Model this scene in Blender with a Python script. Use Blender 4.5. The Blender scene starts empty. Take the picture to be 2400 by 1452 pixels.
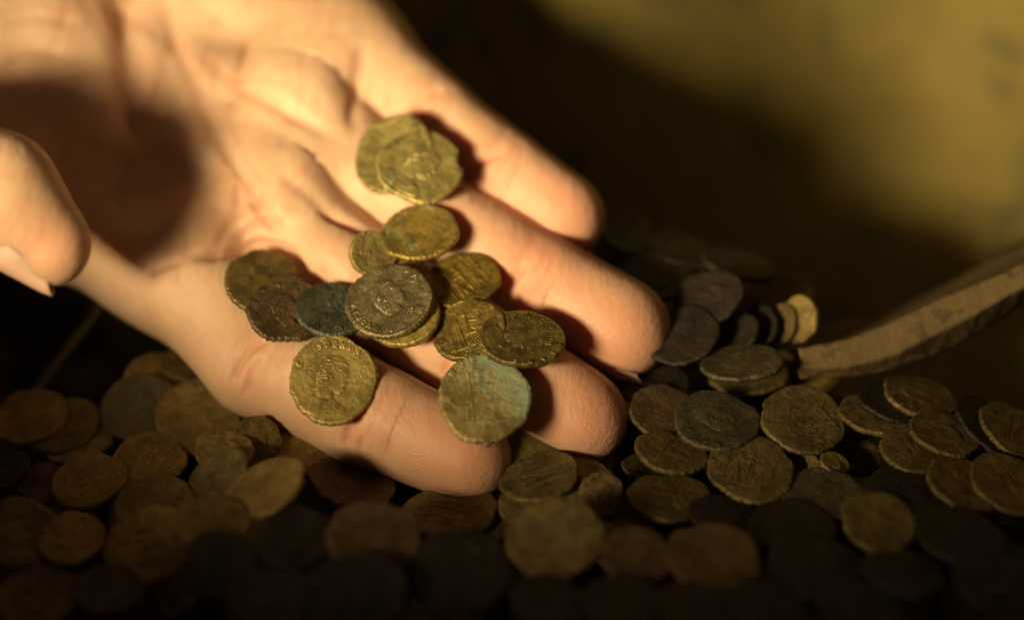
import bpy, math, random
import numpy as np
from mathutils import Vector, Matrix
from mathutils.bvhtree import BVHTree

random.seed(7); RNG = np.random.default_rng(11)
SC = bpy.context.scene
COL = SC.collection
C45 = math.sqrt(.5)
DIST = 500.0           # camera to focus plane, mm
K = 12.8               # photo pixels per mm in the focus plane
ZOFF = 92.0            # table top is z = 0

# ---- working frame: r right, v up in the focus plane, d towards the viewer (all mm) -> world metres
def W(r, v, d):
    return Vector((r, C45*(v-d), C45*(v+d)+ZOFF))*0.001
def Wn(r, v, d):
    return Vector((r, C45*(v-d), C45*(v+d))).normalized()
def RV(px, py, d=0.0):
    s = (DIST-d)/DIST
    return ((px-1200)/K*s, (726-py)/K*s, d)

# ---------------------------------------------------------------- camera, world, lamp, exposure
cam = bpy.data.cameras.new('camera'); co = bpy.data.objects.new('camera', cam); COL.objects.link(co)
co.location = W(0, 0, DIST); co.rotation_euler = (math.radians(45), 0, 0)
cam.sensor_width = 36; cam.lens = 36*DIST/(2400/K); cam.clip_start = .01; cam.clip_end = 20
cam.dof.use_dof = True; cam.dof.focus_distance = .4985; cam.dof.aperture_fstop = 3.8
SC.camera = co
wd = bpy.data.worlds.new("World"); SC.world = wd; wd.use_nodes = True
wd.node_tree.nodes['Background'].inputs[0].default_value = (1, .62, .36, 1)
wd.node_tree.nodes['Background'].inputs[1].default_value = .055
SC.view_settings.view_transform = 'Standard'; SC.view_settings.look = 'None'
SC.view_settings.exposure = 0; SC.view_settings.gamma = 1
SC.cycles.use_denoising = True
SC.cycles.max_bounces = 6; SC.cycles.caustics_reflective = False; SC.cycles.caustics_refractive = False

LAMP = (-252, -64, 336); AIM = (12, 40, -36)
sp = bpy.data.lights.new('spot_lamp', 'SPOT'); so = bpy.data.objects.new('spot_lamp', sp); COL.objects.link(so)
so.location = W(*LAMP)
so.rotation_euler = (W(*AIM)-W(*LAMP)).to_track_quat('-Z', 'Y').to_euler()
sp.energy = 33; sp.color = (1, .77, .44); sp.shadow_soft_size = .064
sp.spot_size = math.radians(37); sp.spot_blend = 1.0

# ---------------------------------------------------------------- helpers
def tag(o, label=None, cat=None, group=None, kind=None):
    if label: o['label'] = label
    if cat: o['category'] = cat
    if group: o['group'] = group
    if kind: o['kind'] = kind
    return o
def mesh_from(name, verts, faces, smooth=True):
    me = bpy.data.meshes.new(name)
    me.from_pydata([tuple(v) for v in verts], [], [tuple(f) for f in faces])
    if smooth:
        me.polygons.foreach_set('use_smooth', [True]*len(me.polygons))
    me.update(); return me
def link(name, me, mat=None, parent=None):
    o = bpy.data.objects.new(name, me); COL.objects.link(o)
    if mat and not me.materials: me.materials.append(mat)
    if parent: o.parent = parent
    return o
def fattr(me, name, arr):
    a = me.attributes.new(name, 'FLOAT', 'POINT'); a.data.foreach_set('value', np.asarray(arr, dtype=np.float32))

class NT:
    def __init__(s, name):
        s.m = bpy.data.materials.new(name); s.m.use_nodes = True; s.t = s.m.node_tree
        s.b = s.t.nodes['Principled BSDF']; s.out = s.t.nodes['Material Output']
    def n(s, typ, **kw):
        nd = s.t.nodes.new(typ)
        for k, v in kw.items(): setattr(nd, k, v)
        return nd
    def l(s, a, b): s.t.links.new(a, b)
    def setin(s, node, key, val):
        if hasattr(val, 'is_output') or isinstance(val, bpy.types.NodeSocket): s.l(val, node.inputs[key])
        else: node.inputs[key].default_value = val
    def math(s, op, a, b=0.0, c=0.0, clamp=False):
        nd = s.n('ShaderNodeMath', operation=op, use_clamp=clamp)
        s.setin(nd, 0, a); s.setin(nd, 1, b); s.setin(nd, 2, c); return nd.outputs[0]
    def noise(s, vec, scale, detail=4, rough=.55, w=None, dist=0):
        nd = s.n('ShaderNodeTexNoise'); nd.noise_dimensions = '4D' if w is not None else '3D'
        s.setin(nd, 'Vector', vec); s.setin(nd, 'Scale', scale); nd.inputs['Detail'].default_value = detail
        nd.inputs['Roughness'].default_value = rough; nd.inputs['Distortion'].default_value = dist
        if w is not None: s.setin(nd, 'W', w)
        return nd.outputs['Fac']
    def ramp(s, f, a, b):   # smooth 0..1 between a and b
        nd = s.n('ShaderNodeMapRange', interpolation_type='SMOOTHSTEP'); s.setin(nd, 0, f)
        nd.inputs[1].default_value = a; nd.inputs[2].default_value = b; return nd.outputs[0]
    def mix(s, f, a, b):
        nd = s.n('ShaderNodeMix', data_type='RGBA'); s.setin(nd, 0, f)
        for k, v in ((6, a), (7, b)):
            s.setin(nd, k, (*v, 1) if isinstance(v, tuple) and len(v) == 3 else v)
        return nd.outputs[2]
    def bump(s, h, dist, strength=1.0, prev=None):
        nd = s.n('ShaderNodeBump'); s.setin(nd, 'Height', h); nd.inputs['Distance'].default_value = dist
        nd.inputs['Strength'].default_value = strength
        if prev: s.l(prev, nd.inputs['Normal'])
        return nd.outputs[0]
    def coords(s): return s.n('ShaderNodeTexCoord').outputs['Object']
    def attr(s, name): return s.n('ShaderNodeAttribute', attribute_name=name).outputs['Fac']

# ---------------------------------------------------------------- materials
def skin_mat():
    t = NT('skin'); c = t.coords(); b = t.b
    n1 = t.noise(c, 55, 3, .6); n2 = t.noise(c, 300, 4, .6)
    base = t.mix(t.ramp(n1, .36, .64), (.60, .405, .245), (.69, .485, .315))
    base = t.mix(t.math('MULTIPLY', t.ramp(n2, .45, .75), .25), base, (.60, .29, .18))
    red = t.attr('red')
    base = t.mix(t.math('MULTIPLY', red, .85, clamp=True), base, (.62, .265, .165))
    t.l(base, b.inputs['Base Color'])
    b.inputs['Subsurface Weight'].default_value = .55
    b.inputs['Subsurface Radius'].default_value = (1, .32, .14)
    b.inputs['Subsurface Scale'].default_value = .0048
    b.inputs['Roughness'].default_value = .47; b.inputs['IOR'].default_value = 1.42
    b.inputs['Specular IOR Level'].default_value = .42
    # fingerprint ridges follow each fingertip; elsewhere fine criss-cross skin lines
    fu, fv, fm = t.attr('ridge_u'), t.attr('ridge_v'), t.attr('ridge_mask')
    rr = t.math('SQRT', t.math('ADD', t.math('MULTIPLY', fu, fu), t.math('MULTIPLY', t.math('MULTIPLY', fv, fv), 2.1)))
    rr = t.math('ADD', rr, t.math('MULTIPLY', t.noise(c, 130, 2), 1.1))
    ridge = t.math('SINE', t.math('MULTIPLY', rr, 2*math.pi/.52))
    ridge = t.math('MULTIPLY', t.math('MULTIPLY', ridge, t.math('MULTIPLY', fm, .5)), t.ramp(t.noise(c, 90, 2), .35, .6))
    vo = t.n('ShaderNodeTexVoronoi', feature='DISTANCE_TO_EDGE'); t.l(c, vo.inputs['Vector']); vo.inputs['Scale'].default_value = 900
    vo.inputs['Randomness'].default_value = 1
    cell = t.math('MINIMUM', vo.outputs['Distance'], .18)
    # elongated fine wrinkles
    mp = t.n('ShaderNodeMapping'); t.l(c, mp.inputs[0]); mp.inputs['Rotation'].default_value = (0, 0, math.radians(62)); mp.inputs['Scale'].default_value = (1, .22, 1)
    wr = t.noise(mp.outputs[0], 620, 3, .6, dist=.4)
    h1 = t.bump(ridge, .00004, 1)
    h2 = t.bump(cell, .00012, .7, h1)
    h3 = t.bump(wr, .00026, .9, h2)
    h4 = t.bump(n2, .0003, .6, h3)
    t.l(h4, b.inputs['Normal'])
    rg = t.math('ADD', .37, t.math('MULTIPLY', n1, .24)); t.l(rg, b.inputs['Roughness'])
    return t.m
def nail_mat(pale):
    t = NT('nail'); c = t.coords(); b = t.b
    e = t.attr('free_edge')
    base = t.mix(e, (.78, .47, .34) if not pale else (.70, .45, .30), (.56, .47, .31))
    t.l(base, b.inputs['Base Color']); b.inputs['Roughness'].default_value = .5
    b.inputs['Subsurface Weight'].default_value = .35; b.inputs['Subsurface Radius'].default_value = (1, .5, .3); b.inputs['Subsurface Scale'].default_value = .001
    b.inputs['Coat Weight'].default_value = .08; b.inputs['Coat Roughness'].default_value = .25
    t.l(t.bump(t.noise(c, 400, 3), .00012, .5), b.inputs['Normal'])
    return t.m
_cm = {}
def coin_mat(key, base, alt, patina, amount, metal=.55, rough=.46, high=None, side=None):
    """struck bronze: base/alt tone of the metal, patina colour and how much of it, bright worn relief"""
    if key in _cm: return _cm[key]
    t = NT('bronze_'+key); c = t.coords(); b = t.b
    cavv = t.attr('cavity')
    w = t.math('MULTIPLY', t.n('ShaderNodeObjectInfo').outputs['Random'], 37.0)
    n1 = t.noise(c, 210, 5, .6, w); n2 = t.noise(c, 900, 4, .65, w); n3 = t.noise(c, 330, 6, .7, t.math('ADD', w, 9.0), .6)
    n5 = t.noise(c, 520, 5, .7, t.math('ADD', w, 3.0)); col = t.mix(t.ramp(t.math('ADD', t.math('MULTIPLY', n1, .5), t.math('MULTIPLY', n5, .5)), .42, .58), tuple(x*.72 for x in base), tuple(x*1.15 for x in alt))
    rel = t.attr('relief')
    hi = high or tuple(min(1, x*1.7+.02) for x in base)
    col = t.mix(t.math('MULTIPLY', t.ramp(rel, .35, 1.1), .4), col, hi)
    col = t.mix(t.math('MULTIPLY', t.ramp(n2, .5, .72), .45), col, tuple(x*.4 for x in base))
    n4 = t.noise(c, 1300, 3, .6, w)
    pm = t.ramp(t.math('ADD', n3, t.math('MULTIPLY', t.math('SUBTRACT', n4, .5), .55)), .74-.40*amount, .90-.38*amount)
    if side:
        sx = t.n('ShaderNodeSeparateXYZ'); t.l(c, sx.inputs[0])
        g = t.math('ADD', t.math('MULTIPLY', sx.outputs[0], side[0]*125), t.math('MULTIPLY', sx.outputs[1], side[1]*125))
        pm = t.math('MULTIPLY', t.ramp(t.math('ADD', g, t.math('MULTIPLY', t.math('SUBTRACT', n3, .5), 3.2)), -.25, .55), t.ramp(n4, .30, .55))
    # patina keeps to the low parts
    pm = t.math('MULTIPLY', pm, t.math('SUBTRACT', 1.0, t.math('MULTIPLY', t.ramp(rel, .25, .8), .75)), clamp=True)
    col = t.mix(t.math('MULTIPLY', pm, .8), col, patina)
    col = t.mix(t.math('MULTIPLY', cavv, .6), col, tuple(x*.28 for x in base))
    t.l(col, b.inputs['Base Color'])
    t.l(t.math('MULTIPLY', metal, t.math('SUBTRACT', 1.0, pm)), b.inputs['Metallic'])
    t.l(t.math('ADD', t.math('SUBTRACT', rough, t.math('MULTIPLY', t.ramp(rel, .3, .9), .10)), t.math('ADD', t.math('MULTIPLY', pm, .3), t.math('MULTIPLY', t.math('SUBTRACT', n2, .5), .35))), b.inputs['Roughness'])
    h = t.bump(n2, .0004, .6); h = t.bump(n5, .0006, .6, h); h = t.bump(n3, .0006, .5, h)
    t.l(h, b.inputs['Normal'])
    _cm[key] = t.m; return t.m
def clay_mat(name, a, bcol, spot, s=1.0, bumpd=.0008):
    t = NT(name); c = t.coords(); b = t.b
    n1 = t.noise(c, 22*s, 5, .6); n2 = t.noise(c, 240*s, 5, .65); n3 = t.noise(c, 60*s, 4, .6, dist=.5)
    col = t.mix(t.ramp(n1, .35, .65), a, bcol)
    col = t.mix(t.math('MULTIPLY', t.ramp(n3, .54, .66), .8), col, spot)
    col = t.mix(t.math('MULTIPLY', t.ramp(n2, .55, .75), .5), col, tuple(x*.45 for x in a))
    t.l(col, b.inputs['Base Color']); b.inputs['Roughness'].default_value = .85
    b.inputs['Specular IOR Level'].default_value = .2
    h = t.bump(n2, bumpd, .7); h = t.bump(n3, bumpd*2, .5, h); t.l(h, b.inputs['Normal'])
    return t.m
M_SKIN = skin_mat()
M_BOWL = clay_mat('olive_clay', (.175, .137, .037), (.225, .173, .046), (.11, .104, .042), 1.0)
M_SHERD = clay_mat('sherd_clay', (.15, .102, .042), (.115, .08, .032), (.055, .042, .022), 3.0, .0004)
M_SOIL = clay_mat('soil', (.035, .025, .015), (.05, .035, .02), (.02, .015, .01), 2.0)
M_TABLE = clay_mat('dark_cloth', (.012, .009, .008), (.016, .012, .01), (.008, .006, .006), .5)

# ---------------------------------------------------------------- SDF hand
def ds(py): return -5.4-.62*(726-py)/K
def J(px, py, R, extra=0.0):
    d = ds(py)-1.18*R+extra
    r, v, _ = RV(px, py, d); return (r, v, d, R)

VOX = .7
LO = np.array([-205., -48., -96.]); HI = np.array([34., 110., 34.])
N3 = np.ceil((HI-LO)/VOX).astype(int)
AX = [LO[i]+VOX*np.arange(N3[i]) for i in range(3)]
class Field:
    def __init__(s): s.f = np.full(tuple(N3), 60., np.float32)
    def block(s, lo, hi):
        a = np.clip(np.floor((np.array(lo)-LO)/VOX).astype(int), 0, N3-1); b = np.clip(np.ceil((np.array(hi)-LO)/VOX).astype(int)+1, 1, N3)
        return tuple(slice(a[i], b[i]) for i in range(3))
    def cone(s, A, B, k, mode='u'):
        a = np.array(A[:3]); b = np.array(B[:3]); R = max(A[3], B[3])+10
        sl = s.block(np.minimum(a, b)-R, np.maximum(a, b)+R)
        X = AX[0][sl[0]][:, None, None]; Y = AX[1][sl[1]][None, :, None]; Z = AX[2][sl[2]][None, None, :]
        ab = b-a; L = max((ab**2).sum(), 1e-6)
        t = np.clip(((X-a[0])*ab[0]+(Y-a[1])*ab[1]+(Z-a[2])*ab[2])/L, 0, 1)
        d = np.sqrt((X-a[0]-t*ab[0])**2+(Y-a[1]-t*ab[1])**2+(Z-a[2]-t*ab[2])**2)-(A[3]+(B[3]-A[3])*t)
        s.merge(sl, d.astype(np.float32), k, mode)
    def merge(s, sl, d, k, mode='u'):
        f = s.f[sl]
        if mode == 'u':
            h = np.maximum(k-np.abs(f-d), 0)/k; s.f[sl] = np.minimum(f, d)-h*h*k*.25
        else:
            d = -d; h = np.maximum(k-np.abs(f-d), 0)/k; s.f[sl] = np.maximum(f, d)+h*h*k*.25
def surface_nets(vol, org, h):
    s = vol < 0
    def cor(i, j, k): return vol[i:vol.shape[0]-1+i, j:vol.shape[1]-1+j, k:vol.shape[2]-1+k]
    sc = s[:-1, :-1, :-1].astype(np.uint8)
    cnt = np.zeros_like(sc)
    for i in (0, 1):
        for j in (0, 1):
            for k in (0, 1): cnt += s[i:s.shape[0]-1+i, j:s.shape[1]-1+j, k:s.shape[2]-1+k]
    act = (cnt > 0) & (cnt < 8); I = np.argwhere(act); n = len(I)
    cs = {}
    for i in (0, 1):
        for j in (0, 1):
            for k in (0, 1): cs[(i, j, k)] = vol[I[:, 0]+i, I[:, 1]+j, I[:, 2]+k].astype(np.float64)
    acc = np.zeros((n, 3)); m = np.zeros(n)
    for a in cs:
        for ax in range(3):
            if a[ax] == 0:
                b = list(a); b[ax] = 1; b = tuple(b)
                va, vb = cs[a], cs[b]; ok = (va < 0) != (vb < 0)
                t = np.where(ok, va/np.where(ok, va-vb, 1), 0)
                p = np.tile(np.array(a, float), (n, 1)); p[:, ax] += t
                acc[ok] += p[ok]; m[ok] += 1
    V = (I+acc/m[:, None])*h+org
    idx = np.full(act.shape, -1, np.int64); idx[tuple(I.T)] = np.arange(n)
    F = []
    for ax in range(3):
        u, w = (ax+1) % 3, (ax+2) % 3
        sl0 = [slice(None)]*3; sl1 = [slice(None)]*3; sl0[ax] = slice(0, -1); sl1[ax] = slice(1, None)
        e = s[tuple(sl0)] != s[tuple(sl1)]
        E = np.argwhere(e)
        ok = (E[:, u] > 0) & (E[:, w] > 0) & (E[:, u] < act.shape[u]) & (E[:, w] < act.shape[w]); E = E[ok]
        ins = s[tuple(E.T)]
        def g(du, dw):
            q = E.copy(); q[:, u] -= du; q[:, w] -= dw; return idx[tuple(q.T)]
        q = np.stack([g(0, 0), g(1, 0), g(1, 1), g(0, 1)], 1)
        q[~ins] = q[~ins][:, ::-1]
        F.append(q)
    return V, np.concatenate(F)[:, ::-1] if False else np.concatenate(F)

FING = {   # MCP, PIP, DIP, tip : px, py, radius, extra depth
 'index':  [(395, 600, 11.5, -1), (608, 846, 10.0, 0), (860, 972, 9.3, 0), (1097, 1076, 8.0, -2)],
 'middle': [(620, 480, 11, -1), (882, 690, 9.9, -1), (1115, 830, 9.3, -1), (1368, 982, 8.2, -3)],
 'ring':   [(735, 330, 10.5, -1), (985, 490, 9.0, -1), (1228, 646, 8.8, 0), (1466, 775, 8.7, -1)],
 'little': [(800, 110, 10.5, 0), (985, 262, 8.6, 0), (1150, 392, 8.1, 0), (1326, 512, 7.4, -1)],
}
PN = np.array([0, .53, .85])          # palmar direction of the open hand
def build_hand():
    palm = Field()
    Wr = {'index': (-400, 190, 15, -4), 'middle': (-420, 40, 15, -2), 'ring': (-420, -110, 15, -2), 'little': (-400, -240, 15, 0)}
    first = True
    for k, f in FING.items():
        m = f[0]; w = Wr[k]
        mid = ((m[0]*.6+w[0]*.4), (m[1]*.6+w[1]*.4), 12.5, -3.0 if k in ('middle', 'ring') else -1.0)
        A, Bm, Cw = J(*m), J(*mid), J(*w)
        palm.cone(A, Bm, 7); palm.cone(Bm, Cw, 7)
    for a, b in (('index', 'middle'), ('middle', 'ring'), ('ring', 'little')):
        m1, m2 = FING[a][0], FING[b][0]
        palm.cone(J(m1[0]-30, m1[1]-20, 10, -2), J(m2[0]-30, m2[1]+10, 10, -2), 8)
    # heel, hypothenar, thenar
    palm.cone(J(520, -120, 14, 3), J(-300, -330, 18, 3), 10)
    palm.cone(J(-60, 20, 16, 7), J(118, 34, 15.5, 7), 8)
    palm.cone(J(-360, 0, 19, 2), J(-60, 30, 18, 5), 9)
    # thumb-index web
    palm.cone(J(390, 590, 10.5, -3), J(90, 505, 9, -7), 7); palm.cone(J(90, 505, 9, -7), J(-220, 260, 10, -4), 9)
    palm.cone(J(250, 380, 9, -5), J(-150, 200, 10, -5), 9)
    # forearm
    palm.cone(J(-410, -20, 21, -3), J(-1250, -380, 24, -3), 12); palm.cone(J(-410, -110, 20, -3), J(-1250, -480, 24, -3), 12)
    # thumb: MCP -> IP -> tip, curling in over the palm
    def T(px, py, d, R): r, v, _ = RV(px, py, d); return (r, v, d, R)
    TH = [T(-540, 180, -44, 15), T(-430, 330, -24, 12.5), T(-170, 378, 4, 10.8), T(-22, 458, 13, 10.6), T(122, 590, 14, 5.9)]
    th = Field()
    for a, b in zip(TH, TH[1:]): th.cone(a, b, 5)
    th.cone(T(20, 462, 13, 8.6), T(118, 552, 12, 6.3), 5)
    out = None
    for k, f in list(FING.items())+[('thumb', None)]:
        if k == 'thumb': g = th
        else:
            g = Field(); js = [J(*q) for q in f]
            for a, b in zip(js, js[1:]): g.cone(a, b, 3)
            # finger pads: soft bulges on the palmar side between the creases
            for i, (t0, t1, o, sh) in enumerate(((.35, .75, .7, .84), (.25, .72, 1.5, .82), (.30, .88, 1.7, .86))):
                A, Bq = np.array(js[i]), np.array(js[i+1])
                p, q = A+(Bq-A)*t0, A+(Bq-A)*t1
                for z in (p, q):
                    R = z[3]; z[:3] += PN*(R*(1-sh)+o*.45); z[3] = R*sh
                g.cone(tuple(p), tuple(q), 4)
        cc = palm.f.copy(); k_ = 9. if k != 'thumb' else 8.
        h = np.maximum(k_-np.abs(cc-g.f), 0)/k_; cc = np.minimum(cc, g.f)-h*h*k_*.25
        out = cc if out is None else np.minimum(out, cc)
    return surface_nets(out, LO, VOX), TH

(HV, HF), TH = build_hand()
# --- sculpting strokes: polyline in photo pixels, half width px, depth mm (negative raises), redness
S = DIST/(DIST-HV[:, 2]); HPX = 1200+HV[:, 0]*S*K; HPY = 726-HV[:, 1]*S*K
def vnormals(V, F):
    a, b, c, d = V[F[:, 0]], V[F[:, 1]], V[F[:, 2]], V[F[:, 3]]
    n = np.cross(c-a, d-b); N = np.zeros_like(V)
    for i in range(4): np.add.at(N, F[:, i], n)
    return N/np.maximum(np.linalg.norm(N, axis=1), 1e-9)[:, None]
HN = vnormals(HV, HF)
if (HN[:, 2]*(HV[:, 2]-HV[:, 2].mean())).sum() < 0: HF = HF[:, ::-1]; HN = -HN
def catmull(p, n=6):
    p = np.array(p, float)
    if len(p) < 3: return p
    q = np.vstack([2*p[0]-p[1], p, 2*p[-1]-p[-2]]); out = []
    for i in range(1, len(q)-2):
        for t in np.arange(n)/n:
            out.append(.5*(2*q[i]+(q[i+1]-q[i-1])*t+(2*q[i-1]-5*q[i]+4*q[i+1]-q[i+2])*t*t+(3*q[i]-q[i-1]-3*q[i+1]+q[i+2])*t**3))
    out.append(p[-1]); return np.array(out)
def pdist(px, py, line):
    best = np.full(px.shape, 1e9); line = catmull(line)
    for (x0, y0), (x1, y1) in zip(line, line[1:]):
        dx, dy = x1-x0, y1-y0; t = np.clip(((px-x0)*dx+(py-y0)*dy)/(dx*dx+dy*dy+1e-9), 0, 1)
        best = np.minimum(best, np.hypot(px-x0-t*dx, py-y0-t*dy))
    return best
front = np.clip(HN[:, 2]*2.5+.2, 0, 1)*(HV[:, 2] > -75)
isth = np.zeros(len(HV), bool)
for a, b in zip(TH[1:], TH[2:]):
    a_, b_ = np.array(a), np.array(b); ab = b_[:3]-a_[:3]
    t = np.clip(((HV-a_[:3])@ab)/(ab@ab), 0, 1); isth |= np.linalg.norm(HV-a_[:3]-t[:, None]*ab, axis=1) < 12.5
disp = np.zeros(len(HV)); red = np.zeros(len(HV))
palmv = front*(~isth)
STROKES = [
 # palm lines
 ([(381, -40), (415, 96), (458, 207), (506, 308), (554, 386), (603, 463), (646, 525)], 15, 1.1, .5),
 ([(292, -60), (302, 100), (313, 217), (300, 330)], 36, 3.4, .4),
 ([(415, 100), (357, 207), (300, 300)], 18, .8, .3),
 ([(660, -20), (600, 90), (566, 200), (640, 245), (720, 290), (800, 335)], 14, 1.0, .5),
 ([(530, 250), (566, 200)], 14, .6, .3),
 ([(545, 400), (552, 460), (562, 525)], 10, .7, .4),
 ([(640, 400), (700, 440), (770, 490)], 14, .5, .3),
 ([(560, 560), (610, 520), (680, 530)], 10, .5, .4),
 ([(570, 450), (620, 520), (660, 560)], 9, .5, .3),
 ([(170, 140), (60, 120), (0, 160)], 12, .35, .2), ([(200, 60), (80, 40), (0, 70)], 12, .3, .2),
 ([(230, 160), (120, 190), (0, 200)], 9, .3, .1),
 # webs
 ([(430, 602), (520, 585), (600, 578), (670, 590), (715, 640), (760, 665)], 14, 1.6, .9),
 ([(740, 478), (780, 502), (850, 535), (910, 560)], 12, 1.6, .9),
 ([(858, 90), (838, 180), (826, 270), (838, 320)], 15, .9, .6),
 ([(340, 660), (365, 630), (430, 602)], 10, .6, .5),
 # finger creases
 ([(545, 905), (560, 850), (598, 810), (640, 790)], 9, .65, .5), ([(575, 930), (585, 875), (618, 830)], 8, .5, .4),
 ([(820, 1060), (815, 1010), (850, 950)], 9, .5, .5), ([(845, 1065), (842, 1015)], 6, .3, .3),
 ([(1190, 720), (1195, 670), (1240, 610)], 10, .55, .5), ([(1212, 725), (1216, 680)], 7, .35, .3),
 ([(1085, 440), (1110, 395), (1190, 345)], 10, .6, .5), ([(1110, 450), (1140, 400)], 7, .3, .3),
 ([(955, 265), (990, 235), (1045, 200)], 10, .5, .5), ([(900, 250), (930, 215)], 8, .3, .3),
 ([(1040, 900), (1050, 840), (1110, 770)], 9, .5, .5),
]
for line, w, dep, rd in STROKES:
    q = pdist(HPX, HPY, line); e = np.exp(-(q/w)**2)
    L = max(1, np.hypot(*(np.array(line[-1])-np.array(line[0])))); ends = [np.hypot(HPX-x, HPY-y) for x, y in (line[0], line[-1])]
    fade = np.clip(np.minimum(ends[0], ends[1])/(.22*L), .15, 1)
    fine = dep < .7 and w < 13
    disp -= dep*(1.5 if fine else .95)*e*palmv*fade; disp -= dep*.28*np.exp(-(q/(w*2.6))**2)*palmv*fade
    red += rd*(.9 if fine else .45)*np.exp(-(q/(w*1.1))**2)*palmv*fade
for k, f in FING.items():      # finer folds beside the finger joints
    for i in (1, 2):
        x, y = f[i][:2]; dx, dy = f[i+1][0]-f[i-1][0], f[i+1][1]-f[i-1][1]; L = math.hypot(dx, dy); dx /= L; dy /= L
        for o_, dp in ((-26, .22), (20, .25), (40, .18)):
            ln = [(x+dx*o_-dy*t+dx*6*math.sin(t*.05+o_), y+dy*o_+dx*t) for t in (-85, -30, 30, 80)]
            q = pdist(HPX, HPY, ln); disp -= dp*np.exp(-(q/8)**2)*palmv; red += .22*np.exp(-(q/9)**2)*palmv
for j in range(46):            # scattered short skin lines of the palm
    x, y = RNG.uniform(60, 760), RNG.uniform(0, 640); a = RNG.choice([.5, 2.1])+RNG.normal()*.35; L = RNG.uniform(30, 90)
    ln = [(x-math.cos(a)*L, y-math.sin(a)*L), (x+RNG.normal()*8, y+RNG.normal()*8), (x+math.cos(a)*L, y+math.sin(a)*L)]
    q = pdist(HPX, HPY, ln); disp -= .22*np.exp(-(q/9)**2)*palmv; red += .14*np.exp(-(q/10)**2)*palmv
BUMPS = [ (370, 120, 50, 130, -1.6, 0), (470, 200, 40, 60, .8, 0), (700, 70, 90, 90, .8, 0),  # centre px, radii px, height mm, redness : soft pads of the palm
 (700, 380, 90, 70, 1.6, 0), (620, 160, 110, 90, 1.8, 0), (470, 470, 90, 80, 1.2, .1), (760, 150, 80, 100, 1.4, 0),
 (600, 500, 28, 26, .7, .2), (655, 480, 26, 40, .6, .1), (760, 590, 70, 50, .9, .1), (350, 150, 45, 120, .8, 0),
 (130, 110, 130, 100, .8, 0), (320, 425, 250, 150, -6.5, .1), (440, 330, 60, 70, -.8, .1),
]
for x, y, a, b, hgt, rd in BUMPS:
    e = np.exp(-((HPX-x)/a)**2-((HPY-y)/b)**2); disp += hgt*(1.5 if hgt > 0 else 1)*e*palmv; red += rd*e*palmv
# pinker finger ends
for k, f in FING.items():
    for i, am in ((3, .62), (2, .3), (1, .15)):
        e = np.exp(-(((HPX-f[i][0])/150)**2+((HPY-f[i][1])/130)**2)); red += am*e*front
red += .45*isth*np.exp(-((HPX-130)/110)**2-((HPY-590)/110)**2)
red += .10
nz = RNG.random(8)*6.28
disp += .16*np.sin(HPX/61+nz[0])*np.sin(HPY/47+nz[1])*front
HV2 = HV+HN*disp[:, None]
# fingerprint coordinates: local (across, along) in mm on the last and middle phalanges
ru = np.zeros(len(HV)); rv = np.zeros(len(HV)); rm = np.zeros(len(HV)); bestd = np.full(len(HV), 1e9)
for k, f in FING.items():
    js = [np.array(J(*q)) for q in f]
    for i in (1, 2):
        A, B = js[i][:3], js[i+1][:3]; ab = B-A; L = np.linalg.norm(ab); a = ab/L
        t = (HV-A)@a; perp = HV-A-t[:, None]*a; dist = np.linalg.norm(perp, axis=1)+np.maximum(0, -t)+np.maximum(0, t-L-8)
        side = np.cross(a, PN); side /= np.linalg.norm(side)
        sel = dist < np.minimum(bestd, 12.5); bestd[sel] = dist[sel]
        c0 = L*.62 if i == 2 else L*.5
        ru[sel] = (HV[sel]-A)@side; rv[sel] = (t[sel]-c0) if i == 2 else (t[sel]-c0)*3
        rm[sel] = np.clip((HN[sel]@PN)*2, 0, 1)*(1. if i == 2 else .5)
me = mesh_from('hand', [W(*p) for p in HV2], HF.tolist())
fattr(me, 'red', np.clip(red, 0, 1.2)); fattr(me, 'ridge_u', ru); fattr(me, 'ridge_v', rv); fattr(me, 'ridge_mask', rm)
hand = link('hand', me, M_SKIN)
tag(hand, 'open right hand, palm up, holding a small spill of old bronze coins', 'hand')

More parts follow.
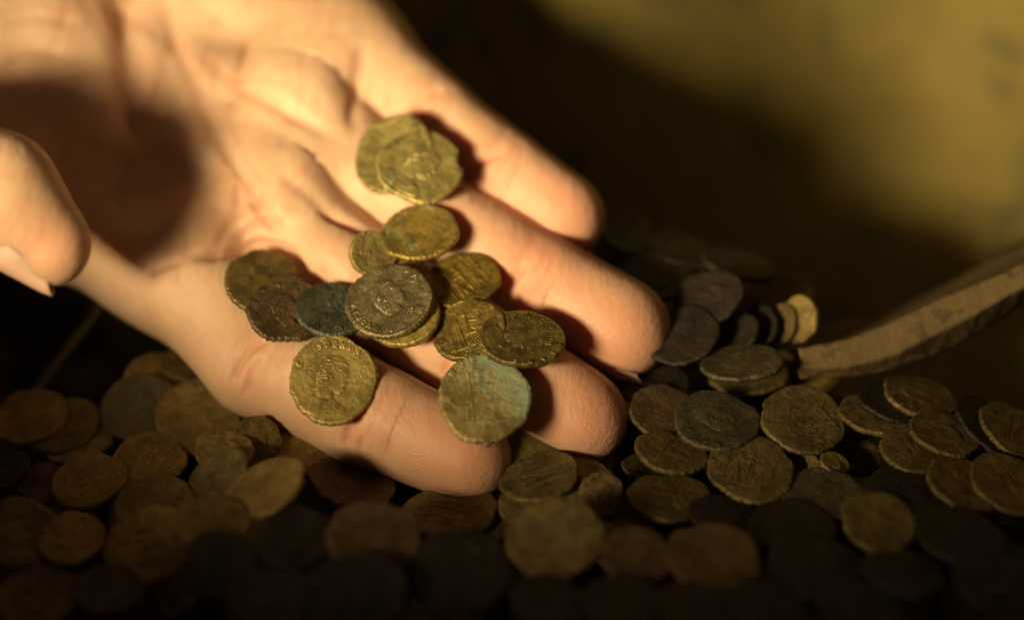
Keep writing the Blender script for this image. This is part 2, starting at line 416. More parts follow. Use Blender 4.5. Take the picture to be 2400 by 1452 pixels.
# --- fingernails
def nail(A, B, R, dorsal, wid, length, over, pale, ang=62, push=1.0, Rb=None, point=.3, rnd=3.2):
    """curved plate lying on the dorsal side of a fingertip; A->B last phalanx axis, R radius at the tip"""
    A, B = np.array(A[:3]), np.array(B[:3]); a = (B-A)/np.linalg.norm(B-A)
    dn = np.array(dorsal, float); dn -= (dn@a)*a; dn /= np.linalg.norm(dn); sd = np.cross(a, dn)
    nu, nv = 18, 16; V = []; fe = []
    for lay in (0, 1):
        for j in range(nv+1):
            t = j/nv
            for i in range(nu+1):
                s = -1+2*i/nu
                wide = (1-.12*(1-t)**2)*(1-point*max(0, t-.5)/.5)
                x = (t-1)*length+(R+over)-(s*s)*rnd*max(0, t-.55)/.45 + (s*s)*1.6*max(0, .3-t)/.3
                th = math.radians(ang)*s; rad = (R if Rb is None else R+(Rb-R)*(1-t))*push
                drop = -.055*max(0, x-R*.4)**2 if over < 9 else 0
                off = .32 if lay == 0 else .0
                p = B+a*x+sd*(math.sin(th)*rad*wide)+dn*(rad*(.14+.86*math.cos(th))+off*min(1, t*5)-.5*(1-min(1, t*5))-.9*(s**6)*min(1, max(0, (1.06-t)*4))+drop*.6)
                V.append(W(*p)); fe.append(max(0, min(1, (x-(R-.4)+.9*s*s)/.5)))
    F = []; n = (nu+1)*(nv+1)
    for j in range(nv):
        for i in range(nu):
            q = (j*(nu+1)+i, j*(nu+1)+i+1, (j+1)*(nu+1)+i+1, (j+1)*(nu+1)+i)
            F.append(q[::-1]); F.append(tuple(n+z for z in q))
    rim = [i for i in range(nu+1)]+[j*(nu+1)+nu for j in range(1, nv+1)]+[nv*(nu+1)+i for i in range(nu-1, -1, -1)]+[j*(nu+1) for j in range(nv-1, 0, -1)]
    for p, q in zip(rim, rim[1:]+rim[:1]): F.append((p, q, n+q, n+p))
    m = mesh_from('fingernail', V, F); fattr(m, 'free_edge', fe)
    return link('fingernail', m, pale, hand)
NM = nail_mat(True); NT2 = nail_mat(False)
for k, ov in (('index', -1.2), ('middle', .3), ('ring', .9), ('little', .6)):
    f = FING[k]; A, B = J(*f[2]), J(*f[3])
    nail(A, B, B[3], -PN+np.array([.25, -.75, .45]), 6.6, 12.5, ov, NM, 62, .98)
nail(TH[3], TH[4], TH[4][3], (-.50, -.80, .02), 7.6, 18, -.5, NT2, 62, .99, 10.6, .35, 3.0)

# ---------------------------------------------------------------- coins: relief heightfields
FONT = {
 'A': [(0,0,.5,1.4),(.5,1.4,1,0),(.2,.5,.8,.5)], 'B': [(.1,0,.1,1.4),(.1,1.4,.75,1.25),(.75,1.25,.7,.8),(.7,.8,.1,.7),(.7,.8,.9,.4),(.9,.4,.7,.05),(.7,.05,.1,0)],
 'C': [(.9,1.2,.5,1.4),(.5,1.4,.1,1.0),(.1,1.0,.1,.4),(.1,.4,.5,0),(.5,0,.9,.2)],
 'D': [(.1,0,.1,1.4),(.1,1.4,.6,1.3),(.6,1.3,.95,.7),(.95,.7,.6,.1),(.6,.1,.1,0)], 'E': [(.1,0,.1,1.4),(.1,1.4,.8,1.4),(.1,.7,.7,.7),(.1,0,.8,0)],
 'F': [(.1,0,.1,1.4),(.1,1.4,.8,1.4),(.1,.7,.7,.7)], 'G': [(.9,1.2,.5,1.4),(.5,1.4,.1,1.0),(.1,1.0,.1,.4),(.1,.4,.5,0),(.5,0,.9,.3),(.9,.3,.9,.6),(.9,.6,.6,.6)],
 'I': [(.5,0,.5,1.4)], 'L': [(.2,1.4,.2,0),(.2,0,.9,0)], 'M': [(0,0,.15,1.4),(.15,1.4,.5,.5),(.5,.5,.85,1.4),(.85,1.4,1,0)],
 'N': [(.1,0,.1,1.4),(.1,1.4,.9,0),(.9,0,.9,1.4)], 'O': [(.5,0,.1,.35),(.1,.35,.1,1.05),(.1,1.05,.5,1.4),(.5,1.4,.9,1.05),(.9,1.05,.9,.35),(.9,.35,.5,0)],
 'P': [(.1,0,.1,1.4),(.1,1.4,.8,1.3),(.8,1.3,.8,.8),(.8,.8,.1,.65)], 'R': [(.1,0,.1,1.4),(.1,1.4,.8,1.3),(.8,1.3,.8,.8),(.8,.8,.1,.65),(.4,.65,.9,0)],
 'S': [(.9,1.2,.5,1.4),(.5,1.4,.15,1.1),(.15,1.1,.85,.35),(.85,.35,.5,0),(.5,0,.1,.2)], 'T': [(.5,0,.5,1.4),(0,1.4,1,1.4)],
 'V': [(0,1.4,.5,0),(.5,0,1,1.4)], 'X': [(0,0,1,1.4),(0,1.4,1,0)],
}
def legend(text, a0, a1, rad=.80, h=.115):
    """letters along the rim, tops outward, running clockwise from angle a0 to a1 (degrees, 90 = top)"""
    segs = []; n = len(text)
    for i, ch in enumerate(text):
        if ch == ' ': continue
        a = math.radians(a0+(a1-a0)*(i+.5)/n); cx, cy = rad*math.cos(a), rad*math.sin(a)
        up = (math.cos(a), math.sin(a)); rt = (math.sin(a), -math.cos(a)); s = h/1.4
        for x0, y0, x1, y1 in FONT[ch]:
            f = lambda x, y: (cx+rt[0]*(x-.5)*s*1.05+up[0]*(y-.7)*s, cy+rt[1]*(x-.5)*s*1.05+up[1]*(y-.7)*s)
            segs.append((*f(x0, y0), *f(x1, y1)))
    return segs
def sdist(P, segs):
    best = np.full(len(P), 9.)
    for x0, y0, x1, y1 in segs:
        dx, dy = x1-x0, y1-y0; t = np.clip(((P[:, 0]-x0)*dx+(P[:, 1]-y0)*dy)/(dx*dx+dy*dy+1e-9), 0, 1)
        best = np.minimum(best, np.hypot(P[:, 0]-x0-t*dx, P[:, 1]-y0-t*dy))
    return best
def curve(pts): return [(*a, *b) for a, b in zip(pts, pts[1:])]
def poly_in(P, poly):
    ins = np.zeros(len(P), bool); n = len(poly)
    for i in range(n):
        x0, y0 = poly[i]; x1, y1 = poly[(i+1) % n]
        c = ((y0 > P[:, 1]) != (y1 > P[:, 1])) & (P[:, 0] < (x1-x0)*(P[:, 1]-y0)/(y1-y0+1e-12)+x0); ins ^= c
    return ins
def smooth(x): x = np.clip(x, 0, 1); return x*x*(3-2*x)
def stroke(P, segs, w, h): return h*smooth(1-sdist(P, segs)/w) if segs else 0
def dome(P, poly, rise, h):
    d = sdist(P, curve(poly+[poly[0]])); return np.where(poly_in(P, poly), h*np.sqrt(np.clip(1-(1-np.clip(d/rise, 0, 1))**2, 0, 1)), 0)
HEAD = [(-.30,-.30),(-.36,-.02),(-.34,.26),(-.22,.46),(0,.55),(.18,.50),(.27,.36),(.29,.24),(.39,.08),(.31,.04),(.34,-.04),(.30,-.10),(.32,-.18),(.24,-.27),(.10,-.27),(.08,-.42),(-.22,-.46)]
BUST = [(-.55,-.72),(-.52,-.55),(-.30,-.40),(-.10,-.44),(.10,-.40),(.34,-.50),(.50,-.66),(.40,-.78),(0,-.86),(-.40,-.82)]
def spiral(cx, cy, r0, turns=1.6, n=14): return curve([(cx+r0*(1-.7*i/n)*math.cos(i/n*turns*6.28), cy+r0*(1-.7*i/n)*math.sin(i/n*turns*6.28)) for i in range(n+1)])
def design_bust(P, leg, crown=True):
    h = dome(P, HEAD, .16, .30); h = np.maximum(h, dome(P, BUST, .10, .20))
    hair = []
    for i in range(13):
        y = -.28+i*.060; hair += curve([(-.33+.02*math.sin(i), y), (-.25, y+.04), (-.16, y+.03+.03*math.sin(i*1.7)), (-.10, y+.07)])
    h = h+stroke(P, hair, .028, .10)
    h = h+stroke(P, curve([(-.34,.10),(-.18,.30),(.02,.40),(.26,.38)]), .04, .14)
    face = curve([(.16,.20),(.25,.22)])+curve([(.14,.25),(.24,.29)])+curve([(.24,-.06),(.33,-.07)])+curve([(-.30,-.14),(-.36,-.30),(-.44,-.34)])
    h = h+stroke(P, face, .025, .09)+stroke(P, spiral(.19,.17,.045), .02, .08)+stroke(P, spiral(-.07,.03,.07), .025, .12)
    if crown:
        for i in range(6):
            x = -.22+i*.075; y = .46+.06*math.sin(i/5*3.14)
            h = np.maximum(h, stroke(P, [(x, y-.06, x-.05+.02*i, y+.17)], .035, .2))
    drap = []
    for i in range(5): drap += curve([(-.44+i*.10, -.76+.01*i), (-.30+i*.12, -.64), (-.10+i*.10, -.50)])
    h = h+stroke(P, drap, .03, .12)+stroke(P, spiral(.22,-.56,.06), .025, .12)
    return np.maximum(h, stroke(P, leg, .026, .24))
def design_two(P, leg):
    segs = []; fat = []
    for sx in (-1, 1):
        x = .26*sx
        fat += curve([(x,.30),(x,.02),(x+.02*sx,-.10)])+curve([(x,-.08),(x-.07,-.52)])+curve([(x,-.08),(x+.08,-.52)])
        fat += [(x,.42,x,.45)]
        segs += curve([(x,.25),(x+.18*sx,.10),(x+.22*sx,-.05)])+curve([(x+.26*sx,.55),(x+.24*sx,-.55)])+curve([(x,.22),(x-.12*sx,.08)])
        for i in range(4): segs += curve([(x-.10, .16-.07*i), (x+.10, .19-.07*i)])
    segs += curve([(-.6,-.56),(.6,-.56)])+[(0,-.5,0,.56),(-.07,.45,.07,.45),(-.06,.30,.06,.30)]+spiral(0,.12,.07)
    h = np.maximum(stroke(P, fat, .085, .26), stroke(P, segs, .035, .22))
    return np.maximum(h, stroke(P, leg+legend('SMVRP', 232, 308, .72, .11), .030, .24))
def design_seated(P, leg):
    fat = curve([(-.05,.35),(-.08,.10),(-.12,-.15)])+curve([(-.12,-.12),(.16,-.18),(.20,-.50)])+[(-.04,.47,-.04,.49)]
    segs = curve([(-.05,.28),(.22,.20),(.38,.30)])+curve([(-.28,.50),(-.26,-.55)])+curve([(-.5,-.55),(.5,-.55)])+curve([(-.2,-.2),(-.4,-.35),(-.38,-.5)])
    for i in range(6): segs += curve([(-.18+.05*i, .05-.03*i), (-.14+.07*i, -.48)])
    for i in range(5): segs += curve([(.05+.05*i, .02), (.16+.07*i, -.12-.02*i)])
    h = np.maximum(stroke(P, fat, .10, .26), stroke(P, segs, .032, .2)+0)
    return np.maximum(h, stroke(P, leg, .026, .24))
def fbm(P, sc, seed, octv=4):
    r = np.random.default_rng(seed); out = 0; amp = 1
    for o in range(octv):
        s = 0
        for _ in range(5):
            a = r.random()*6.28; s = s+np.sin((P[:, 0]*math.cos(a)+P[:, 1]*math.sin(a))*sc+r.random()*6.28)
        out = out+amp*s/5; sc *= 1.9; amp *= .55
    return out
def coin_mesh(name, kind, leg, seed, worn=.0, nr=46, ns=220, rough_edge=.012, chips=(), th=1.45, crown=True, R0=8.0, arc=True):
    r = np.random.default_rng(seed)
    ang = np.arange(ns)/ns*2*math.pi
    rad = np.ones(ns)
    for k in range(2, 9): rad += rough_edge*1.1/k*np.sin(k*ang+r.random()*6.28)*2
    rad += rough_edge*.30*np.array([r.normal() for _ in range(ns)])
    rad += rough_edge*.8*np.abs(np.sin(ang*11+3*np.sin(ang*3+seed)))**6*-1
    for ca, cw, cd in chips:
        dd = (ang-math.radians(ca)+math.pi) % (2*math.pi)-math.pi; rad -= cd*np.exp(-(dd/math.radians(cw))**4)
    rad += -.03
    rr = np.concatenate([[0.0], (np.arange(1, nr+1)/nr)**.92])
    G = rr[1:, None]*np.ones(ns)[None]; A = np.ones(nr)[:, None]*ang[None]
    X = (G*rad[None]*np.cos(A)).ravel(); Y = (G*rad[None]*np.sin(A)).ravel()
    P = np.stack([np.concatenate([[0], X]), np.concatenate([[0], Y])], 1)
    off = r.normal(size=2)*.035; Pd = P-off
    q = np.hypot(Pd[:, 0], Pd[:, 1]); th_ = np.arctan2(Pd[:, 1], Pd[:, 0])
    if kind == 'bust': h = design_bust(Pd, leg, crown)
    elif kind == 'two': h = design_two(Pd, leg)
    elif kind == 'seated': h = design_seated(Pd, leg)
    else: h = np.zeros(len(P))
    # dotted border
    dots = .16*np.clip(1-((q-.935)/.026)**2, 0, 1)*(.45+.55*np.cos(th_*58))
    line = .13*np.exp(-((q-.93)/.014)**2)
    h = np.maximum(h, np.maximum(dots, line*.6)*(fbm(P, 2.5, seed+5, 2) > -.35))
    wear = smooth(.62+fbm(P, 3.0, seed+1, 3)*.55-worn)
    h = h*(.25+.75*wear)*(1-worn*.6)
    relief = np.clip(h/.26, 0, 1)
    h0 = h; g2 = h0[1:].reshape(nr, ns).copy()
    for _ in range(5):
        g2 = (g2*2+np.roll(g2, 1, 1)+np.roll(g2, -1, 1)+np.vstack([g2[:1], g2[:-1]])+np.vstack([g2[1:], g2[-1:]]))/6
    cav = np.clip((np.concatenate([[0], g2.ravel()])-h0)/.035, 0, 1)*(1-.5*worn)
    h = h+.035*fbm(P, 9, seed+2, 5)+.05*fbm(P, 2.6, seed+3, 2)
    h -= .10*np.clip(fbm(P, 13, seed+9, 3)-.75, 0, 1)
    gq = np.concatenate([[0], G.ravel()])
    edge = np.clip((gq-.93)/.07, 0, 1)
    top = th/2+h*1.1-.16*edge**3*th
    bend = .22*(P[:, 0]*math.cos(seed)+P[:, 1]*math.sin(seed))**2
    n = len(P); V = np.zeros((n+2*ns+1+ns*1, 3))
    V[:n, 0] = P[:, 0]*R0; V[:n, 1] = P[:, 1]*R0; V[:n, 2] = top+bend
    last = 1+(nr-1)*ns
    bo = .22*(P[last:, 0]*math.cos(seed)+P[last:, 1]*math.sin(seed))**2
    bul = 1+.012+.010*r.normal(size=ns)
    V[n:n+ns, 0] = P[last:, 0]*R0*bul; V[n:n+ns, 1] = P[last:, 1]*R0*bul; V[n:n+ns, 2] = bo
    V[n+ns:n+2*ns, 0] = P[last:, 0]*R0*.985; V[n+ns:n+2*ns, 1] = P[last:, 1]*R0*.985; V[n+ns:n+2*ns, 2] = -th*.42+bo
    V[n+2*ns:n+3*ns, 0] = P[last:, 0]*R0*.55; V[n+2*ns:n+3*ns, 1] = P[last:, 1]*R0*.55; V[n+2*ns:n+3*ns, 2] = -th*.5+bo*.3
    V[-1] = (0, 0, -th*.5)
    F = []
    j = np.arange(ns); jn = (j+1) % ns
    F += [(0, 1+a, 1+b) for a, b in zip(j, jn)]
    for i in range(nr-1):
        b0 = 1+i*ns; b1 = b0+ns
        F += np.stack([b0+j, b1+j, b1+jn, b0+jn], 1).tolist()
    for b0, b1 in ((last, n), (n, n+ns), (n+ns, n+2*ns)):
        F += np.stack([b0+j, b1+j, b1+jn, b0+jn], 1).tolist()
    F += [(n+2*ns+a, len(V)-1, n+2*ns+b) for a, b in zip(j, jn)]
    me = mesh_from(name, V*.001, F)
    rl = np.zeros(len(V)); rl[:n] = relief; rl[last:n+ns] = .55
    fattr(me, 'relief', rl)
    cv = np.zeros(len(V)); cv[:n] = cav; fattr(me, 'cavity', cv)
    return me

# proxies for resting coins on what lies beneath
BV = []      # (bvh, centre, radius)
def add_bvh(verts, faces, c=None, rad=1e9): BV.append((BVHTree.FromPolygons(verts, faces), c, rad))
add_bvh([W(*p) for p in HV2], [tuple(f) for f in HF.tolist()], W(-40, 20, -30), .2)
BV_HAND = BV.pop()
disc = [(math.cos(i/20*6.283), math.sin(i/20*6.283)) for i in range(20)]
SAMP = [(.97*x, .97*y) for x, y in disc]+[(.6*x, .6*y) for x, y in disc[::2]]+[(0, 0)]
CAMP = W(0, 0, DIST)
def rotmat(phi, q, s, spin):
    """phi: direction of the long axis in the picture (deg, clockwise), q: short/long, s: +1 top edge leans away"""
    f = math.radians(phi); m = np.array([math.cos(f), -math.sin(f), 0]); k = np.array([math.sin(f), math.cos(f), 0])
    if k[1] < 0: k = -k
    t = math.sqrt(max(0, 1-q*q))*s; n = k*t+np.array([0, 0, q])
    X = Wn(*m); Z = Wn(*n); Y = Z.cross(X)
    R = Matrix((X, Y, Z)).transposed()
    return R @ Matrix.Rotation(math.radians(spin), 3, 'Z')
def settle(c, R, rad, th, direction, sink=.0003, bvs=None):
    """slide a coin from c along direction until it touches something; returns the travel"""
    best = None
    Z = R.col[2]
    for x, y in SAMP:
        p = c+R @ Vector((x*rad, y*rad, 0))-Z*th*.5
        for b, cc, rr in bvs:
            if cc is not None and (cc-c).cross(direction).length > rr+rad: continue
            hit = b.ray_cast(p, direction)
            if hit[0] is not None and (best is None or hit[3] < best): best = hit[3]
    return (best or 0)+sink
def proxy(c, R, rad, th):
    Z = R.col[2]; vs = [c+R @ Vector((x*rad, y*rad, 0))+Z*th*.5 for x, y in disc]+[c+R @ Vector((x*rad, y*rad, 0))-Z*th*.5 for x, y in disc]
    fs = [tuple(range(20)), tuple(range(39, 19, -1))]+[(i, 20+i, 20+(i+1) % 20, (i+1) % 20) for i in range(20)]
    return (BVHTree.FromPolygons(vs, fs), c, rad)
def put_coin(name, me, mat, px, py, a, q, phi, spin, s, label, group, bvs, d0=30., th=1.45, dmax=None, cat='coin', sink=.0002, st=1.0):
    R = rotmat(phi, q, s, spin)
    c = W(*RV(px, py, d0)); dirn = (c-CAMP).normalized()
    rad = a/K*.001*.97
    t = settle(c, R, rad, th*.001, dirn, sink=sink, bvs=bvs)
    dd = d0-t*1000*abs(dirn.dot(Wn(0, 0, 1)))
    if dmax is not None and dd > dmax: dd = dmax
    rad *= (DIST-dd)/DIST
    c = W(*RV(px, py, dd))
    bvs.append(proxy(c, R, rad, th*.001))
    o = bpy.data.objects.new(name, me); COL.objects.link(o)
    sc = rad*1000/(8.0*.97)
    R0_ = rotmat(phi, q, s, 0)
    o.matrix_world = Matrix.Translation(c) @ R0_.to_4x4() @ Matrix.Diagonal((sc, sc*st, 1, 1)) @ Matrix.Rotation(math.radians(spin), 4, 'Z')
    if not me.materials: me.materials.append(mat)
    o.material_slots[0].link = 'OBJECT'; o.material_slots[0].material = mat
    tag(o, label, cat, group); return o, dd

OLIVE = (.22, .165, .06); BROWN = (.135, .088, .035); GOLD = (.30, .20, .055); GREY = (.17, .13, .07); GREEN = (.13, .26, .17); DKGREEN = (.07, .15, .12)
HG = 'coins held in the open hand'
HERO = [  # bottom to top
 # px, py, a, q, phi, spin, s, mesh spec, material spec, label
 (618, 662, 97, .74, 14, 200, 1, ('seated', legend('PROVID', 170, 30), 31, .15, .02, ((200, 25, .05),)), ('h1', (.13,.09,.03), (.17,.12,.04), (.30,.32,.14), .25), 'dark olive coin farthest left in the hand, struck lines and pale ragged lower rim'),
 (672, 728, 97, .80, 18, 40, 1, ('bust', legend('IMPCGAVG', 215, -20), 32, .0, .02, ((250, 20, .05),)), ('h2', (.10,.063,.032), (.13,.085,.04), (.22,.17,.08), .15), 'dark brown ragged coin lying between the dark olive one and the blue-green one'),
 (776, 728, 88, .72, 8, 120, 1, ('seated', legend('VIRTVS', 230, 100), 33, .0, .012, ()), ('h3', (.065,.062,.04), (.08,.09,.065), (.12,.20,.155), .5), 'small dark coin with blue-green crust, tucked under the big central coin'),
 (872, 596, 58, .90, 60, 0, 1, ('worn', [], 34, .4, .012, ()), ('h4', (.19,.14,.05), (.23,.17,.06), (.20,.2,.09), .2), 'small plain coin mostly hidden under the green-speckled oval coin'),
 (1084, 660, 95, .74, -8, 30, 1, ('two', legend('FELTEMPREPAR', 200, -20), 35, .15, .012, ()), ('h5', (.17,.115,.028), (.24,.16,.035), (.10,.07,.03), .3, .65, .40, (.50,.34,.07)), 'golden brown pitted coin on the ring finger, tilted away, shadow over its left side'),
 (985, 548, 92, .74, -7, 0, 1, ('worn', [], 36, .5, .016, ((160, 8, -.06),)), ('h6', (.19,.14,.035), (.28,.185,.045), (.13,.22,.14), .52), 'oval worn coin speckled yellow and green, a nick at its upper left'),
 (946, 745, 92, .74, -12, 0, 1, ('worn', legend('AVCVST', 330, 240), 37, .05, .012, ()), ('h7', (.30,.225,.06), (.35,.26,.08), (.2,.17,.06), .2), 'pale yellow coin showing only its lower edge under the big central coin'),
 (912, 708, 106, .82, -16, 20, 1, ('bust', legend('CVRVOPIV', 245, 150)+legend('VTVA', 75, 0), 38, -.1, .010, ()), ('h8', (.155,.118,.062), (.19,.145,.075), (.3,.24,.11), .1, .6, .36, (.46,.36,.19)), 'big grey-brown coin at the centre of the hand, crisp portrait and letters'),
 (1100, 776, 90, .78, -22, 0, 1, ('seated', legend('SALVS', 260, 120), 39, -.05, .012, ()), ('h9', (.15,.10,.028), (.20,.14,.035), (.1,.07,.03), .2, .6, .4, (.40,.28,.07)), 'brown coin with a finely lined figure, half under its right neighbour and the green coin'),
 (1222, 796, 106, .73, 10, -75, 1, ('bust', legend('DNCONSTANS', 200, -30), 40, -.05, .010, ()), ('h10', (.115,.082,.027), (.16,.115,.036), (.15,.15,.06), .2, .6, .4, (.33,.25,.08)), 'dark brown oval coin with a portrait, rightmost of the coins in the hand'),
 (925, 364, 103, .88, -40, 0, 1, ('worn', [], 41, .35, .014, ()), ('h11', (.18,.14,.05), (.22,.17,.065), (.17,.19,.10), .3), 'round olive-brown coin at the top of the spill, half covered by a paler one'),
 (984, 394, 104, .85, 10, -30, 1, ('bust', legend('CAESAVG', 200, 20), 42, .12, .016, ((52, 12, .11), (285, 18, .04))), ('h12', (.27,.215,.085), (.32,.25,.09), (.24,.30,.17), .45), 'pale olive coin with a broken upper right rim, topmost in the hand'),
 (781, 891, 107, .88, 10, -2, 1, ('bust', legend('C', 172, 160)+legend('SDENVP', 130, 55)+legend('NVCNO', 255, 305), 43, .02, .016, ((70, 5, .03), (100, 6, .03), (248, 6, .03))), ('h13', (.27,.195,.065), (.32,.23,.085), (.12,.20,.20), .12, .45, .42, (.42,.31,.12)), 'yellow-brown coin alone on the index finger, letters round a portrait'),
 (1135, 935, 110, .87, 10, 15, 1, ('seated', legend('NOB', 150, 90), 44, .05, .016, ((178, 14, .05), (268, 5, -.07))), ('h14', (.19,.135,.06), (.24,.18,.08), (.17,.27,.18), .62, .4, .42, (.42,.36,.18), (.75, .45)), 'round coin crusted turquoise green, lowest in the hand, with a tiny nib below'),
]
bvh_hand = [BV_HAND]
LOWER = {1100: -.4, 1222: 2.6, 1135: 8.9, 1084: -8.7, 985: -10.6, 984: -15.8}
STR = {781: 1.11, 1135: 1.11, 1222: .84, 1084: .90}; SINK = {1222: 2.2, 1084: 1.8, 984: 1.3, 1135: 2.6, 912: 1.2}
for px, py, a, q, phi, spin, s, msp, mat, lab in HERO:
    kind, leg, seed, worn, re_, chips = msp
    me = coin_mesh('coin', kind, leg, seed, worn, nr=54, ns=260, rough_edge=re_*1.25, chips=chips, crown=seed == 40)
    mat = list(mat)
    for z in (1, 2): mat[z] = tuple(c*g for c, g in zip(mat[z], (1.40, 1.46, 1.22)))
    if len(mat) < 7: mat += [.6, .40][len(mat)-5:]
    o, dd = put_coin('coin', me, coin_mat(*mat), px, py, a, q, phi, spin, s, lab, HG, bvh_hand, sink=SINK.get(px, .9)*.001, st=STR.get(px, 1), dmax=LOWER.get(px))
    hh = BV_HAND[0].ray_cast(CAMP, (o.matrix_world.translation-CAMP).normalized()); 0 and print('hero', px, py, 'd', round(dd, 1), 'skin', round(DIST-(hh[0]-CAMP).dot(-Wn(0, 0, 1))*1000, 1))

# ---------------------------------------------------------------- bowl, soil, sherds, table
def bowl_z(X, Y):
    rho = np.hypot(X-10, Y-25); return -74+rho**2/1100+(rho/230)**4*95+52*smooth((Y-40)/90)*smooth((95-X)/95)
def grid_obj(name, x0, x1, y0, y1, step, zf, mat, thick=0):
    xs = np.arange(x0, x1+.01, step); ys = np.arange(y0, y1+.01, step)
    X, Y = np.meshgrid(xs, ys, indexing='ij'); Z = zf(X, Y); n, m = X.shape
    V = np.stack([X, Y, Z+ZOFF], -1).reshape(-1, 3)*.001
    I = np.arange(n*m).reshape(n, m)
    F = np.stack([I[:-1, :-1], I[1:, :-1], I[1:, 1:], I[:-1, 1:]], -1).reshape(-1, 4).tolist()
    return V, F
RIM_DIR, RIM_LOW, RIM_RISE = 232, 112, 6
def polar_bowl():
    R = np.linspace(0, 1, 48); A = np.arange(0, 360, 3)*math.pi/180
    q = np.arange(60, 300, .5); zq = -74+q**2/1100+(q/230)**4*95
    def rmax(a):      # broken rim: near side, out of view, heightened to shade the heap's front
        c = math.cos(a-math.radians(RIM_DIR)); cap = RIM_LOW+(1-c)*RIM_RISE+max(-12, min(14, 1.0*(math.degrees(a)-RIM_DIR)))*(1 if c > 0 else 0)+1.5*math.sin(a*7)+.8*math.sin(a*17)
        return float(min(np.interp(cap, zq, q), np.interp(math.degrees(a) % 360, [140, 160, 170, 184, 192, 204], [300, 105, 84, 86, 102, 300])))
    V = []; 
    for lay in (0, 1):
        for rr in R:
            for i, a in enumerate(A):
                rm_ = rmax(a)*rr; x = 10+rm_*math.cos(a); y = 25+rm_*math.sin(a)
                z = float(bowl_z(np.array(x), np.array(y)))+(.5*math.sin(a*5+rr*6)+.3*math.sin(rr*25+a*9))*min(1, rr*4)
                V.append(((x)*.001, (y)*.001, (z-8*lay+ZOFF)*.001))
    n = len(R)*len(A); m = len(A); F = []
    for i in range(len(R)-1):
        for j in range(m):
            q = (i*m+j, (i+1)*m+j, (i+1)*m+(j+1) % m, i*m+(j+1) % m); F.append(q); F.append(tuple(n+z for z in q[::-1]))
    i = len(R)-1
    for j in range(m): F.append((i*m+j, n+i*m+j, n+i*m+(j+1) % m, i*m+(j+1) % m))
    return V, F
V, F = polar_bowl()
bowl = link('clay_bowl', mesh_from('clay_bowl', V, F), M_BOWL)
tag(bowl, 'wide olive clay bowl whose inner side fills the blurred background', 'bowl')

BX = [-140, -95, -70, -50, 0, 22, 44, 56, 60, 64, 95, 140]; BY = [-20, -10, 4, 14, 30, 42, 36, 26, 8, -2, -10, -14]
def soil_z(X, Y):
    lim = np.interp(X, BX, BY); e = smooth((lim-Y)/26+.25)
    z = -28-8*smooth((-42-Y)/22)+1.6*np.sin(X/17+1)*np.sin(Y/13)+1.2*np.sin(X/9+Y/11)
    near = smooth((Y+118)/30)
    return z*e*near+(-80)*(1-e*near)
V, F = grid_obj('soil', -150, 150, -140, 70, 2.5, soil_z, M_SOIL)
soil = link('soil', mesh_from('soil', V, F), M_SOIL); tag(soil, 'dark earth under the heap of coins', kind='structure')
pile = []
pile.append((BVHTree.FromPolygons([Vector(v) for v in V], F), None, 1e9))
Vb, Fb = grid_obj('b', -200, 200, -160, 200, 8, bowl_z, None)
pile.append((BVHTree.FromPolygons([Vector(v) for v in Vb], Fb), None, 1e9))
T = 1.0
tb = mesh_from('table_cloth', [(-T, -T, -.02), (T, -T, -.02), (T, T, -.02), (-T, T, -.02), (-T, -T, -.06), (T, -T, -.06), (T, T, -.06), (-T, T, -.06)],
               [(0, 1, 2, 3), (7, 6, 5, 4), (0, 4, 5, 1), (1, 5, 6, 2), (2, 6, 7, 3), (3, 7, 4, 0)], False)
tag(link('table_cloth', tb, M_TABLE), 'dark cloth covering the table under the clay bowl', kind='structure')

